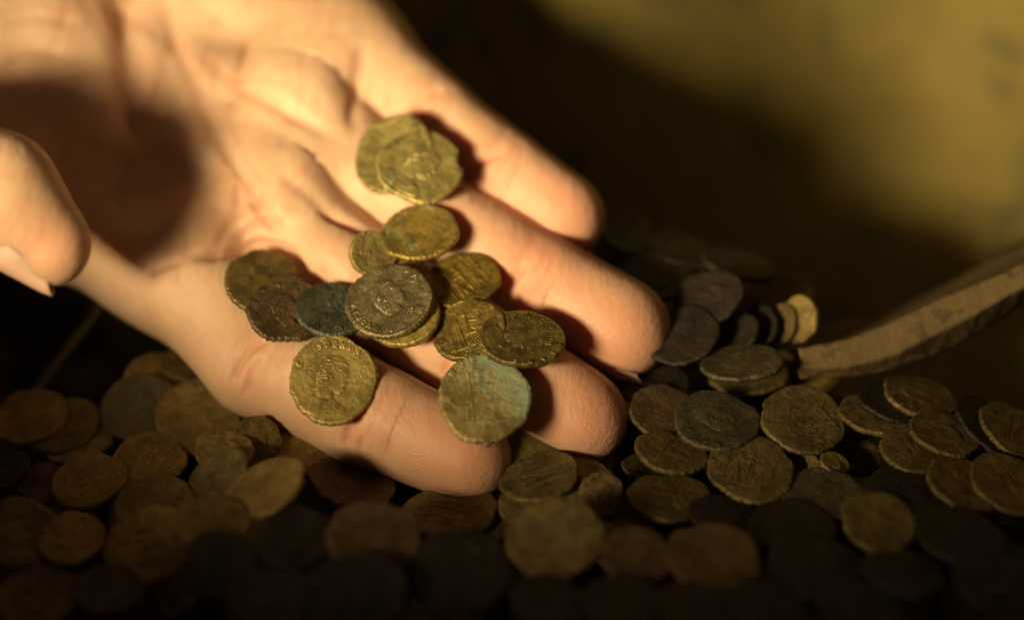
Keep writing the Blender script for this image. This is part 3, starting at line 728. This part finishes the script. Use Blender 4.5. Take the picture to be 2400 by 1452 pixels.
def sherd(name, top, mid, bot, dT, label, back=34, seed=3, mat=M_SHERD):
    """thick broken wall piece: three rails in photo pixels with their depth, wall running back behind them"""
    n = 90; rails = []
    tt = np.linspace(0, 1, n)
    def rail(pts):
        p = np.array(pts, float); L = np.concatenate([[0], np.cumsum(np.hypot(*np.diff(p[:, :2], axis=0).T))]); L /= L[-1]
        return np.stack([np.interp(tt, L, p[:, i]) for i in range(p.shape[1])], 1)
    def ctrl(a, smoothn=9):
        k = np.ones(smoothn)/smoothn; o = a.copy()
        for i in range(a.shape[1]): o[:, i] = np.convolve(np.pad(a[:, i], smoothn//2, 'edge'), k, 'valid')
        return o
    T_, M_, B_ = ctrl(rail(top)), ctrl(rail(mid)), ctrl(rail(bot))
    rg = np.random.default_rng(seed); V = []
    rings = []
    def lerp(a, b, s): return a+(b-a)*s
    prof = []
    for s in np.linspace(0, 1, 7): prof.append(('tm', s))
    for s in np.linspace(.2, 1, 5): prof.append(('mb', s))
    cols = []
    for i in range(n):
        col = []
        for kd, s in prof:
            q = lerp(T_[i], M_[i], s) if kd == 'tm' else lerp(M_[i], B_[i], s)
            r, v, d = RV(q[0], q[1], q[2]); col.append(np.array([r, v, d]))
        tp, bt = col[0].copy(), col[-1].copy()
        for s in (.25, .6, 1.): col.append(bt+np.array([0, .35*back*s*1.0, -back*s]))     # outer side, runs back and down
        for s in (1., .6, .25): col.append(tp+np.array([0, -.04*back*s, -back*s*.9]))
        cols.append(col)
    m = len(cols[0])
    ph = rg.random((6, 3))*6.28
    for i, col in enumerate(cols):
        for j, p in enumerate(col):
            f = np.array([math.sin(i*.55+ph[0, 0]+j*.7), math.sin(i*.9+ph[0, 1]+j*1.3), math.sin(i*.33+ph[0, 2]+j)])
            g = rg.normal(size=3)*.05
            V.append(W(*(p+f*.05+g)))
    F = []
    for i in range(n-1):
        for j in range(m): F.append((i*m+j, i*m+(j+1) % m, (i+1)*m+(j+1) % m, (i+1)*m+j))
    F.append(tuple(range(m))[::-1]); F.append(tuple((n-1)*m+j for j in range(m)))
    me = mesh_from(name, V, F)
    o = link(name, me, mat)
    import bmesh
    bm = bmesh.new(); bm.from_mesh(me); bmesh.ops.recalc_face_normals(bm, faces=bm.faces); bm.to_mesh(me); bm.free()
    b = o.modifiers.new('s', 'SUBSURF'); b.levels = b.render_levels = 1
    tag(o, label, 'potsherd'); return o
sherd('potsherd', [(1862, 816, -7), (1987, 792, -7), (2102, 746, -6), (2217, 689, -5), (2308, 655, -3), (2400, 613, -2), (2600, 520, 2)],
      [(1862, 862, -6), (1987, 862, -6), (2102, 830, -5), (2217, 772, -4), (2308, 725, -2), (2400, 672, -1), (2600, 575, 3)],
      [(1862, 893, -10), (1987, 888, -12), (2085, 874, -13), (2175, 846, -14), (2275, 800, -14), (2400, 718, -13), (2600, 612, -9)], 0,
      'thick curved brown potsherd with a blunt left end, standing over the coins at the right')
sherd('potsherd', [(262, 690, -34), (235, 735, -34), (160, 830, -30), (85, 930, -24)],
      [(250, 700, -32), (222, 748, -32), (148, 842, -28), (72, 940, -22)],
      [(240, 702, -36), (205, 760, -36), (130, 850, -32), (55, 945, -26)], 0,
      'thin dim brown clay sherd standing in the dark at the far left below the thumb', back=10, seed=5)

# ---------------------------------------------------------------- the heap
PM = []
specs = [('bust', legend('DNCONSTANTIVS', 215, -30), 61, .15), ('two', legend('GLORIAEXERC', 200, -20), 62, .15), ('seated', legend('SALVSREI', 200, 0), 63, .2),
         ('bust', legend('DNVALENS', 205, -20), 64, .42), ('bust', legend('IMPPROBVS', 210, -20), 65, .25), ('seated', legend('CONCORDIA', 190, 10), 66, .4), ('two', legend('VICTORIAE', 190, -10), 67, .3)]
for kind, leg, seed, worn in specs:
    PM.append(coin_mesh('coin', kind, leg, seed, worn, nr=40, ns=150, th=1.25, rough_edge=.022, chips=((seed*53 % 360, 12, .05),)))
LOW = [coin_mesh('coin', 'worn', [], 80+i, .4, nr=14, ns=56, rough_edge=.018, chips=((i*97 % 360, 14, .07),)) for i in range(3)]
PMAT = {
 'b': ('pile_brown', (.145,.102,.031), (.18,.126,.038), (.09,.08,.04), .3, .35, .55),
 'o': ('pile_tan', (.24,.163,.045), (.275,.19,.055), (.09,.075,.035), .3, .3, .55),
 'y': ('pile_olive', (.145,.108,.036), (.175,.128,.042), (.085,.095,.055), .3, .4, .5),
 'g': ('pile_grey', (.115,.098,.055), (.11,.083,.045), (.12,.135,.11), .5, .3, .55),
 'v': ('pile_green', (.08,.07,.033), (.095,.075,.032), (.10,.145,.105), .45, .35, .52),
 'd': ('pile_dark_shade', (.024,.017,.010), (.032,.022,.011), (.032,.033,.025), .25, .3, .58),  # shade painted as near-black metal; random dark coins below share it
 'r': ('pile_red', (.105,.062,.026), (.12,.072,.03), (.06,.05,.025), .25, .3, .55),
}
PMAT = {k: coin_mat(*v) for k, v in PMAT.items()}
# hidden layers first: random coins lying over the soil
GF = 'brown coins half buried between the others in the heap'
FILL = []; fill = []
for gx in np.arange(-98, 104, 12.5):
    for row, gy in enumerate(np.arange(-84, 44, 11.0)):
        x = gx+(6 if row % 2 else 0)+random.uniform(-3, 3); y = gy+random.uniform(-3, 3)
        if y > np.interp(x, BX, BY)+1: continue
        fill.append((x, y))
random.shuffle(fill)
for x, y in fill:
    Z = Vector((random.gauss(0, .13), random.gauss(0, .13), 1)).normalized(); X = Vector((1, 0, 0)); Y = Z.cross(X).normalized(); X = Y.cross(Z)
    R = Matrix((X, Y, Z)).transposed() @ Matrix.Rotation(random.random()*6.28, 3, 'Z')
    rad = random.uniform(7.3, 9.0)*.001; c = Vector((x*.001, y*.001, ZOFF*.001))
    t = settle(c, R, rad*.97, .0014, Vector((0, 0, -1)), bvs=pile, sink=.0013); c.z -= t
    pile.append(proxy(c, R, rad*.97, .0014))
    me = random.choice(PM+LOW[:1]); o = bpy.data.objects.new('coin', me); COL.objects.link(o)
    sc = rad*1000/8; o.matrix_world = Matrix.Translation(c) @ R.to_4x4() @ Matrix.Diagonal((sc, sc, 1, 1))
    if not me.materials: me.materials.append(PMAT['b'])
    o.material_slots[0].link = 'OBJECT'; o.material_slots[0].material = PMAT[random.choice('bbbyodd')]
    FILL.append((o, x, y, R.copy(), rad, c.copy()))
PG = 'coins lying on top of the heap'
PILE = [  # px, py, a, q, phi, s, mesh, mat, label ; bottom first; darker mats low down stand in for shade
 (320, 790, 75, .62, -5, 1, 3, 'y', 'blurred olive coin deep in the dark left of the index finger'),
 (210, 888, 72, .55, -10, 1, 3, 'b', 'dim brown coin beside the thin clay sherd at the far left'),
 (375, 880, 82, .60, 5, 1, 5, 'o', 'brown coin with shaded face, behind the grey coin under the index finger'),
 (430, 855, 60, .6, 10, 1, 3, 'b', 'brown coin touching the underside of the index finger, behind the big orange-brown one'),
 (700, 1050, 88, .70, 20, 1, 3, 'o', 'orange-brown coin half hidden under the index finger, left of the reddish one'),
 (190, 1032, 88, .58, -14, 1, 3, 'o', 'lowest of the three overlapping coins at the left edge'),
 (148, 1000, 97, .62, -14, 1, 4, 'y', 'middle of the three overlapping coins at the left edge'),
 (68, 978, 98, .62, -10, 1, 0, 'o', 'topmost of the three overlapping coins at the left edge, orange tinge in its middle'),
 (330, 957, 98, .80, 5, 1, 4, 'g', 'grey-blue coin leaning behind the big orange-brown coin'),
 (466, 978, 106, .82, 12, 1, 6, 'o', 'big orange-brown coin just below the index finger at the left'),
 (100, 1135, 60, .75, 0, 1, 3, 'r', 'reddish coin peeping out left of the plain orange-brown disc'),
 (15, 1103, 62, .65, -20, 1, 3, 'd', 'dark coin cut off by the left edge, below the stack of three'),
 (350, 1082, 92, .68, 5, 1, 1, 'o', 'flat brown coin right of the plain orange-brown disc'),
 (602, 1032, 62, .88, 60, 1, 4, 'b', 'small brown coin in the shade under the index finger'),
 (525, 1058, 70, .70, 10, 1, 3, 'o', 'brown coin lying over the lower rim of the big orange-brown coin'),
 (512, 1132, 92, .72, -48, 1, 6, 'y', 'olive coin tipped on its side with a greenish right rim'),
 (622, 1146, 108, .52, -28, 1, 5, 'o', 'thick light brown coin tilted steeply, lit upper edge, below the index finger'),
 (210, 1127, 92, .69, -7, 1, 5, 'o', 'plain smooth orange-brown coin with a dark gap under it'),
 (365, 1190, 98, .74, 0, 1, 2, 'b', 'brown coin overlapped by the large relief coin below it at the left'),
 (45, 1250, 98, .78, 20, 1, 0, 'b', 'brown coin cut by the left edge with a rim line, lower left'),
 (168, 1264, 82, .72, 0, 1, 4, 'o', 'small brown coin between the left edge coin and the large relief coin'),
 (348, 1278, 112, .80, -12, 1, 1, 'o', 'large coin with worn relief in the dim lower left'),
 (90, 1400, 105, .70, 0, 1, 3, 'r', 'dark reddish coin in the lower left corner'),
 (255, 1385, 90, .6, 0, 1, 3, 'd', 'shade-blackened coin right of the lower left corner coin'),
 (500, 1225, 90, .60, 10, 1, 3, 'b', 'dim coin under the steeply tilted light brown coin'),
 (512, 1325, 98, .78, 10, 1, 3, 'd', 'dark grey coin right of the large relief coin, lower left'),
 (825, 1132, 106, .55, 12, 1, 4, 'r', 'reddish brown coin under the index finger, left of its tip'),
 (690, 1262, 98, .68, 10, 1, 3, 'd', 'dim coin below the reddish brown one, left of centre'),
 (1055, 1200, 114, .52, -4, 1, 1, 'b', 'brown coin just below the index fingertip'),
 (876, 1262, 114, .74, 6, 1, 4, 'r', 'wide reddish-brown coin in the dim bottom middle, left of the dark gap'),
 (1080, 1340, 124, .74, 5, 1, 3, 'd', 'wide flat shade-blackened coin in the bottom middle'),
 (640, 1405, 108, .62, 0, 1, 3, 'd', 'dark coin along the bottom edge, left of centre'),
 (830, 1400, 128, .80, 0, 1, 3, 'd', 'large shade-blackened coin at the bottom edge, left of centre'),
 (1225, 1190, 60, .7, 10, 1, 3, 'b', 'small coin peeping out below the lined coin under the middle finger'),
 (1350, 1150, 40, .9, 60, 1, 3, 'b', 'small brown coin in the gap below the middle fingertip'),
 (1408, 1158, 56, .95, 80, 1, 4, 'b', 'small round brown coin below the middle fingernail'),
 (1265, 1120, 98, .52, -12, 1, 1, 'y', 'brown coin with straight lines, in the gap below the middle finger'),
 (1302, 1262, 118, .80, -6, 1, 4, 'b', 'largest round coin in the bottom middle, right of centre'),
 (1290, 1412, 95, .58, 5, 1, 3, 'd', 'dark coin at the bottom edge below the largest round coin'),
 # heap behind the fingertips: hand's shadow put into the near-black coin colour
 (1470, 560, 80, .5, 20, 1, 3, 'd', 'shade-blackened coin at the top of the dark heap beside the little fingertip'),
 (1600, 590, 85, .45, 15, 1, 3, 'd', 'shade-blackened coin on the far crest of the dark heap'),
 (1730, 620, 88, .42, 12, 1, 3, 'd', 'shade-blackened coin on the far crest, right of the ring fingertip'),
 (1540, 650, 90, .6, 10, 1, 3, 'd', 'shade-blackened coin in the deep shadow above the ring fingertip'),
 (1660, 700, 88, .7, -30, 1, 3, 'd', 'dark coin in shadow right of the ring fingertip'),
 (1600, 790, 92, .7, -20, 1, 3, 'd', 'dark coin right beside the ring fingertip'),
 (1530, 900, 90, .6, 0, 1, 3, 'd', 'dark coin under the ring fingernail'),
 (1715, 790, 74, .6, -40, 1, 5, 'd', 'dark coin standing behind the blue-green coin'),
 (1768, 776, 70, .62, -50, 1, 3, 'd', 'brown coin standing on edge between dark coin and pale coin'),
 (1822, 768, 62, .6, -62, 1, 3, 'b', 'olive coin standing on edge just left of the pale one'),
 (1874, 750, 60, .66, -74, 1, 5, 'o', 'pale yellowish coin standing upright behind the potsherd end'),
 (1755, 884, 100, .40, -6, 1, 3, 'y', 'yellow-rimmed coin directly under the blue-green coin'),
 (1738, 852, 98, .41, -6, 1, 3, 'v', 'blue-green coin lying beside the blunt end of the potsherd'),
 # right-hand heap
 (1560, 972, 92, .70, 20, 1, 3, 'r', 'dark reddish coin behind the green-rimmed portrait coin'),
 (1540, 1098, 84, .38, 5, 1, 2, 'v', 'bluish lined coin under the relief coin right of the middle finger'),
 (1573, 1062, 92, .46, 9, 1, 2, 'y', 'brown coin with strong relief, left of the big lettered coin'),
 (1882, 1112, 62, .60, -72, 1, 4, 'y', 'coin tucked behind the right rim of the big lettered coin'),
 (2010, 1072, 56, .80, 10, 1, 4, 'b', 'small brown coin alone below the round coin by the potsherd'),
 (1955, 1090, 40, .6, 30, 1, 3, 'o', 'tiny orange-brown fragment coin left of the small brown coin'),
 (1926, 1160, 100, .58, -2, 1, 4, 'v', 'brown coin with a greenish upper rim, right below the big lettered coin'),
 (1760, 1100, 108, .70, 6, 1, 1, 'y', 'big lettered brown coin below the green-rimmed portrait coin'),
 (1680, 988, 104, .66, 6, 1, 0, 'v', 'portrait coin with a green lower rim, right of the fingertips'),
 (1881, 985, 105, .74, 12, 1, 1, 'y', 'round golden brown coin with a ring of letters, under the potsherd end'),
 (1568, 1168, 105, .48, 3, 1, 5, 'y', 'oval brown coin alone, below the relief coin, right of the middle finger'),
 (2050, 975, 88, .48, 8, 1, 3, 'b', 'dark coin with a lit lower edge, right of the round golden brown coin'),
 (2095, 945, 88, .50, 12, 1, 3, 'd', 'dark coin under the top one of the leaning stack below the potsherd'),
 (2155, 932, 92, .48, 12, 1, 4, 'b', 'topmost dark coin of the leaning stack below the potsherd'),
 (2145, 1060, 85, .60, 10, 1, 5, 'y', 'brown coin with greenish rim at the right, under a dark-faced one'),
 (2215, 1018, 90, .52, 14, 1, 4, 'y', 'dark-faced coin with a light rim over the greenish-rimmed one'),
 (2315, 1000, 98, .52, 38, 1, 3, 'd', 'steep coin with a bright left rim near the right edge'),
 (2380, 1012, 98, .56, 24, 1, 2, 'y', 'coin leaning on the steep bright-rimmed one, cut by the right edge'),
 (2130, 1160, 110, .48, 8, 1, 0, 'd', 'dark coin with an arc of letters, middle of the right-hand heap'),
 (2258, 1138, 96, .60, 20, 1, 2, 'b', 'striped brown coin below the dark-faced one at the right'),
 (2365, 1135, 100, .66, 18, 1, 2, 'b', 'reddish brown coin at the right edge lying over the striped one'),
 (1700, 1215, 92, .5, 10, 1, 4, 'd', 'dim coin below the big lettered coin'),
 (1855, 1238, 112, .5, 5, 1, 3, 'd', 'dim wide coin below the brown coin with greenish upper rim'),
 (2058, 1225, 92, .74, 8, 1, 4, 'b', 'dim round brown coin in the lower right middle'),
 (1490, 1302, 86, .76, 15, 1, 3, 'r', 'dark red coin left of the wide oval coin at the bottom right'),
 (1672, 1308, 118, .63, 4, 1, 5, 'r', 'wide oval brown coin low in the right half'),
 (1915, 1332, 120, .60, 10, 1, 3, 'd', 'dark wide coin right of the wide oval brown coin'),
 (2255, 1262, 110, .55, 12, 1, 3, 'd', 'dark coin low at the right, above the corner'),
 (2120, 1345, 100, .5, 5, 1, 3, 'd', 'shade-blackened coin low at the right'),
 (2340, 1370, 115, .6, 15, 1, 3, 'd', 'shade-blackened coin in the lower right corner'),
 (1460, 1415, 100, .6, 0, 1, 3, 'd', 'shade-blackened coin at the bottom edge below the dark red one'),
 (1640, 1430, 105, .6, 5, 1, 3, 'd', 'shade-blackened coin at the bottom edge below the wide oval one'),
 (1800, 1420, 100, .55, 20, 1, 3, 'd', 'shade-blackened coin at the bottom edge, tipped towards the right'),
 (2020, 1435, 105, .6, 10, 1, 3, 'd', 'shade-blackened coin at the bottom edge, lower right'),
]
BACK = {(1874, 750): -17, (1822, 768): -19, (1768, 776): -18, (1715, 790): -14}      # these stand behind the potsherd's end
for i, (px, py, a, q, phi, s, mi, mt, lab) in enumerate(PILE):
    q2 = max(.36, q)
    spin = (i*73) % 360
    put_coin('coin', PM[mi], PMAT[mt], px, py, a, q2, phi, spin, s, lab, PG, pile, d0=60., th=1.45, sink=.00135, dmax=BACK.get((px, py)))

# coins of the lower layers: leave out those nothing of which shows, name the rest by what they lie beside
vs, fs, own = [], [], []
def add_disc(c, R, rad, k):
    b = len(vs); Z = R.col[2]
    vs.extend([c+R @ Vector((x*rad, y*rad, 0))+Z*.0007 for x, y in disc]); fs.append(tuple(range(b, b+20))); own.append(k)
for i, (o, x, y, R, rad, c) in enumerate(FILL): add_disc(c, R, rad, i)
LIST = [o for o in COL.objects if o.get('group') == PG]
for o in LIST:
    m = o.matrix_world; q_ = m.to_3x3().normalized(); add_disc(m.translation.copy(), q_, m.to_3x3().col[0].length*.008, -1)
b = len(vs); vs.extend([W(*p) for p in HV2]); fs.extend([tuple(b+int(z) for z in f) for f in HF]); own.extend([-1]*len(HF))
bv = BVHTree.FromPolygons(vs, fs)
def pix(p):
    q = p-CAMP; r = q.x*1000; u = (q.y*C45+q.z*C45)*1000; dep = (q.y*C45-q.z*C45)*1000
    return 1200+r/dep*DIST*K, 726-u/dep*DIST*K
REFS = [(pix(o.matrix_world.translation), o['label']) for o in LIST]
STOP = {'the', 'a', 'of', 'with', 'in', 'at', 'and', 'to', 'by', 'on', 'its', 'under', 'below', 'behind', 'beside', 'between', 'right', 'left', 'just', 'over', 'cut', 'lying', 'an', 'from', 'peeping', 'out', 'overlapped', 'low', 'directly', 'touching', 'leaning', 'standing', 'tipped'}
def short(l):
    w = l.split(',')[0].split()[:9]
    while w[-1] in STOP: w.pop()
    return ' '.join(w)
seen = set()
for i, (o, x, y, R, rad, c) in enumerate(FILL):
    vis = 0
    for sx, sy in SAMP:
        p = c+R @ Vector((sx*rad*.97, sy*rad*.97, 0))+R.col[2]*.0007
        u, v = pix(p)
        if not (0 <= u <= 2400 and 0 <= v <= 1452): continue
        h = bv.ray_cast(CAMP, (p-CAMP).normalized())
        if h[0] is not None and own[h[2]] == i: vis += 1
    if vis < 2: bpy.data.objects.remove(o); continue
    u, v = pix(c); tone = {'pile_brown': 'brown', 'pile_tan': 'tan', 'pile_olive': 'olive', 'pile_dark_shade': 'dark'}.get(o.material_slots[0].material.name.replace('bronze_', ''), 'brown')
    lab = None
    for (ru, rv_), rl in sorted(REFS, key=lambda r: math.hypot(r[0][0]-u, r[0][1]-v)):
        w = 'left of' if abs(ru-u) > abs(rv_-v) and u < ru else 'right of' if abs(ru-u) > abs(rv_-v) else 'above' if v < rv_ else 'below'
        lab = 'half-buried %s coin %s the %s' % (tone, w, short(rl))
        if lab not in seen: break
    seen.add(lab); tag(o, lab, 'coin', GF)
print('fill kept', len(seen), 'of', len(FILL))
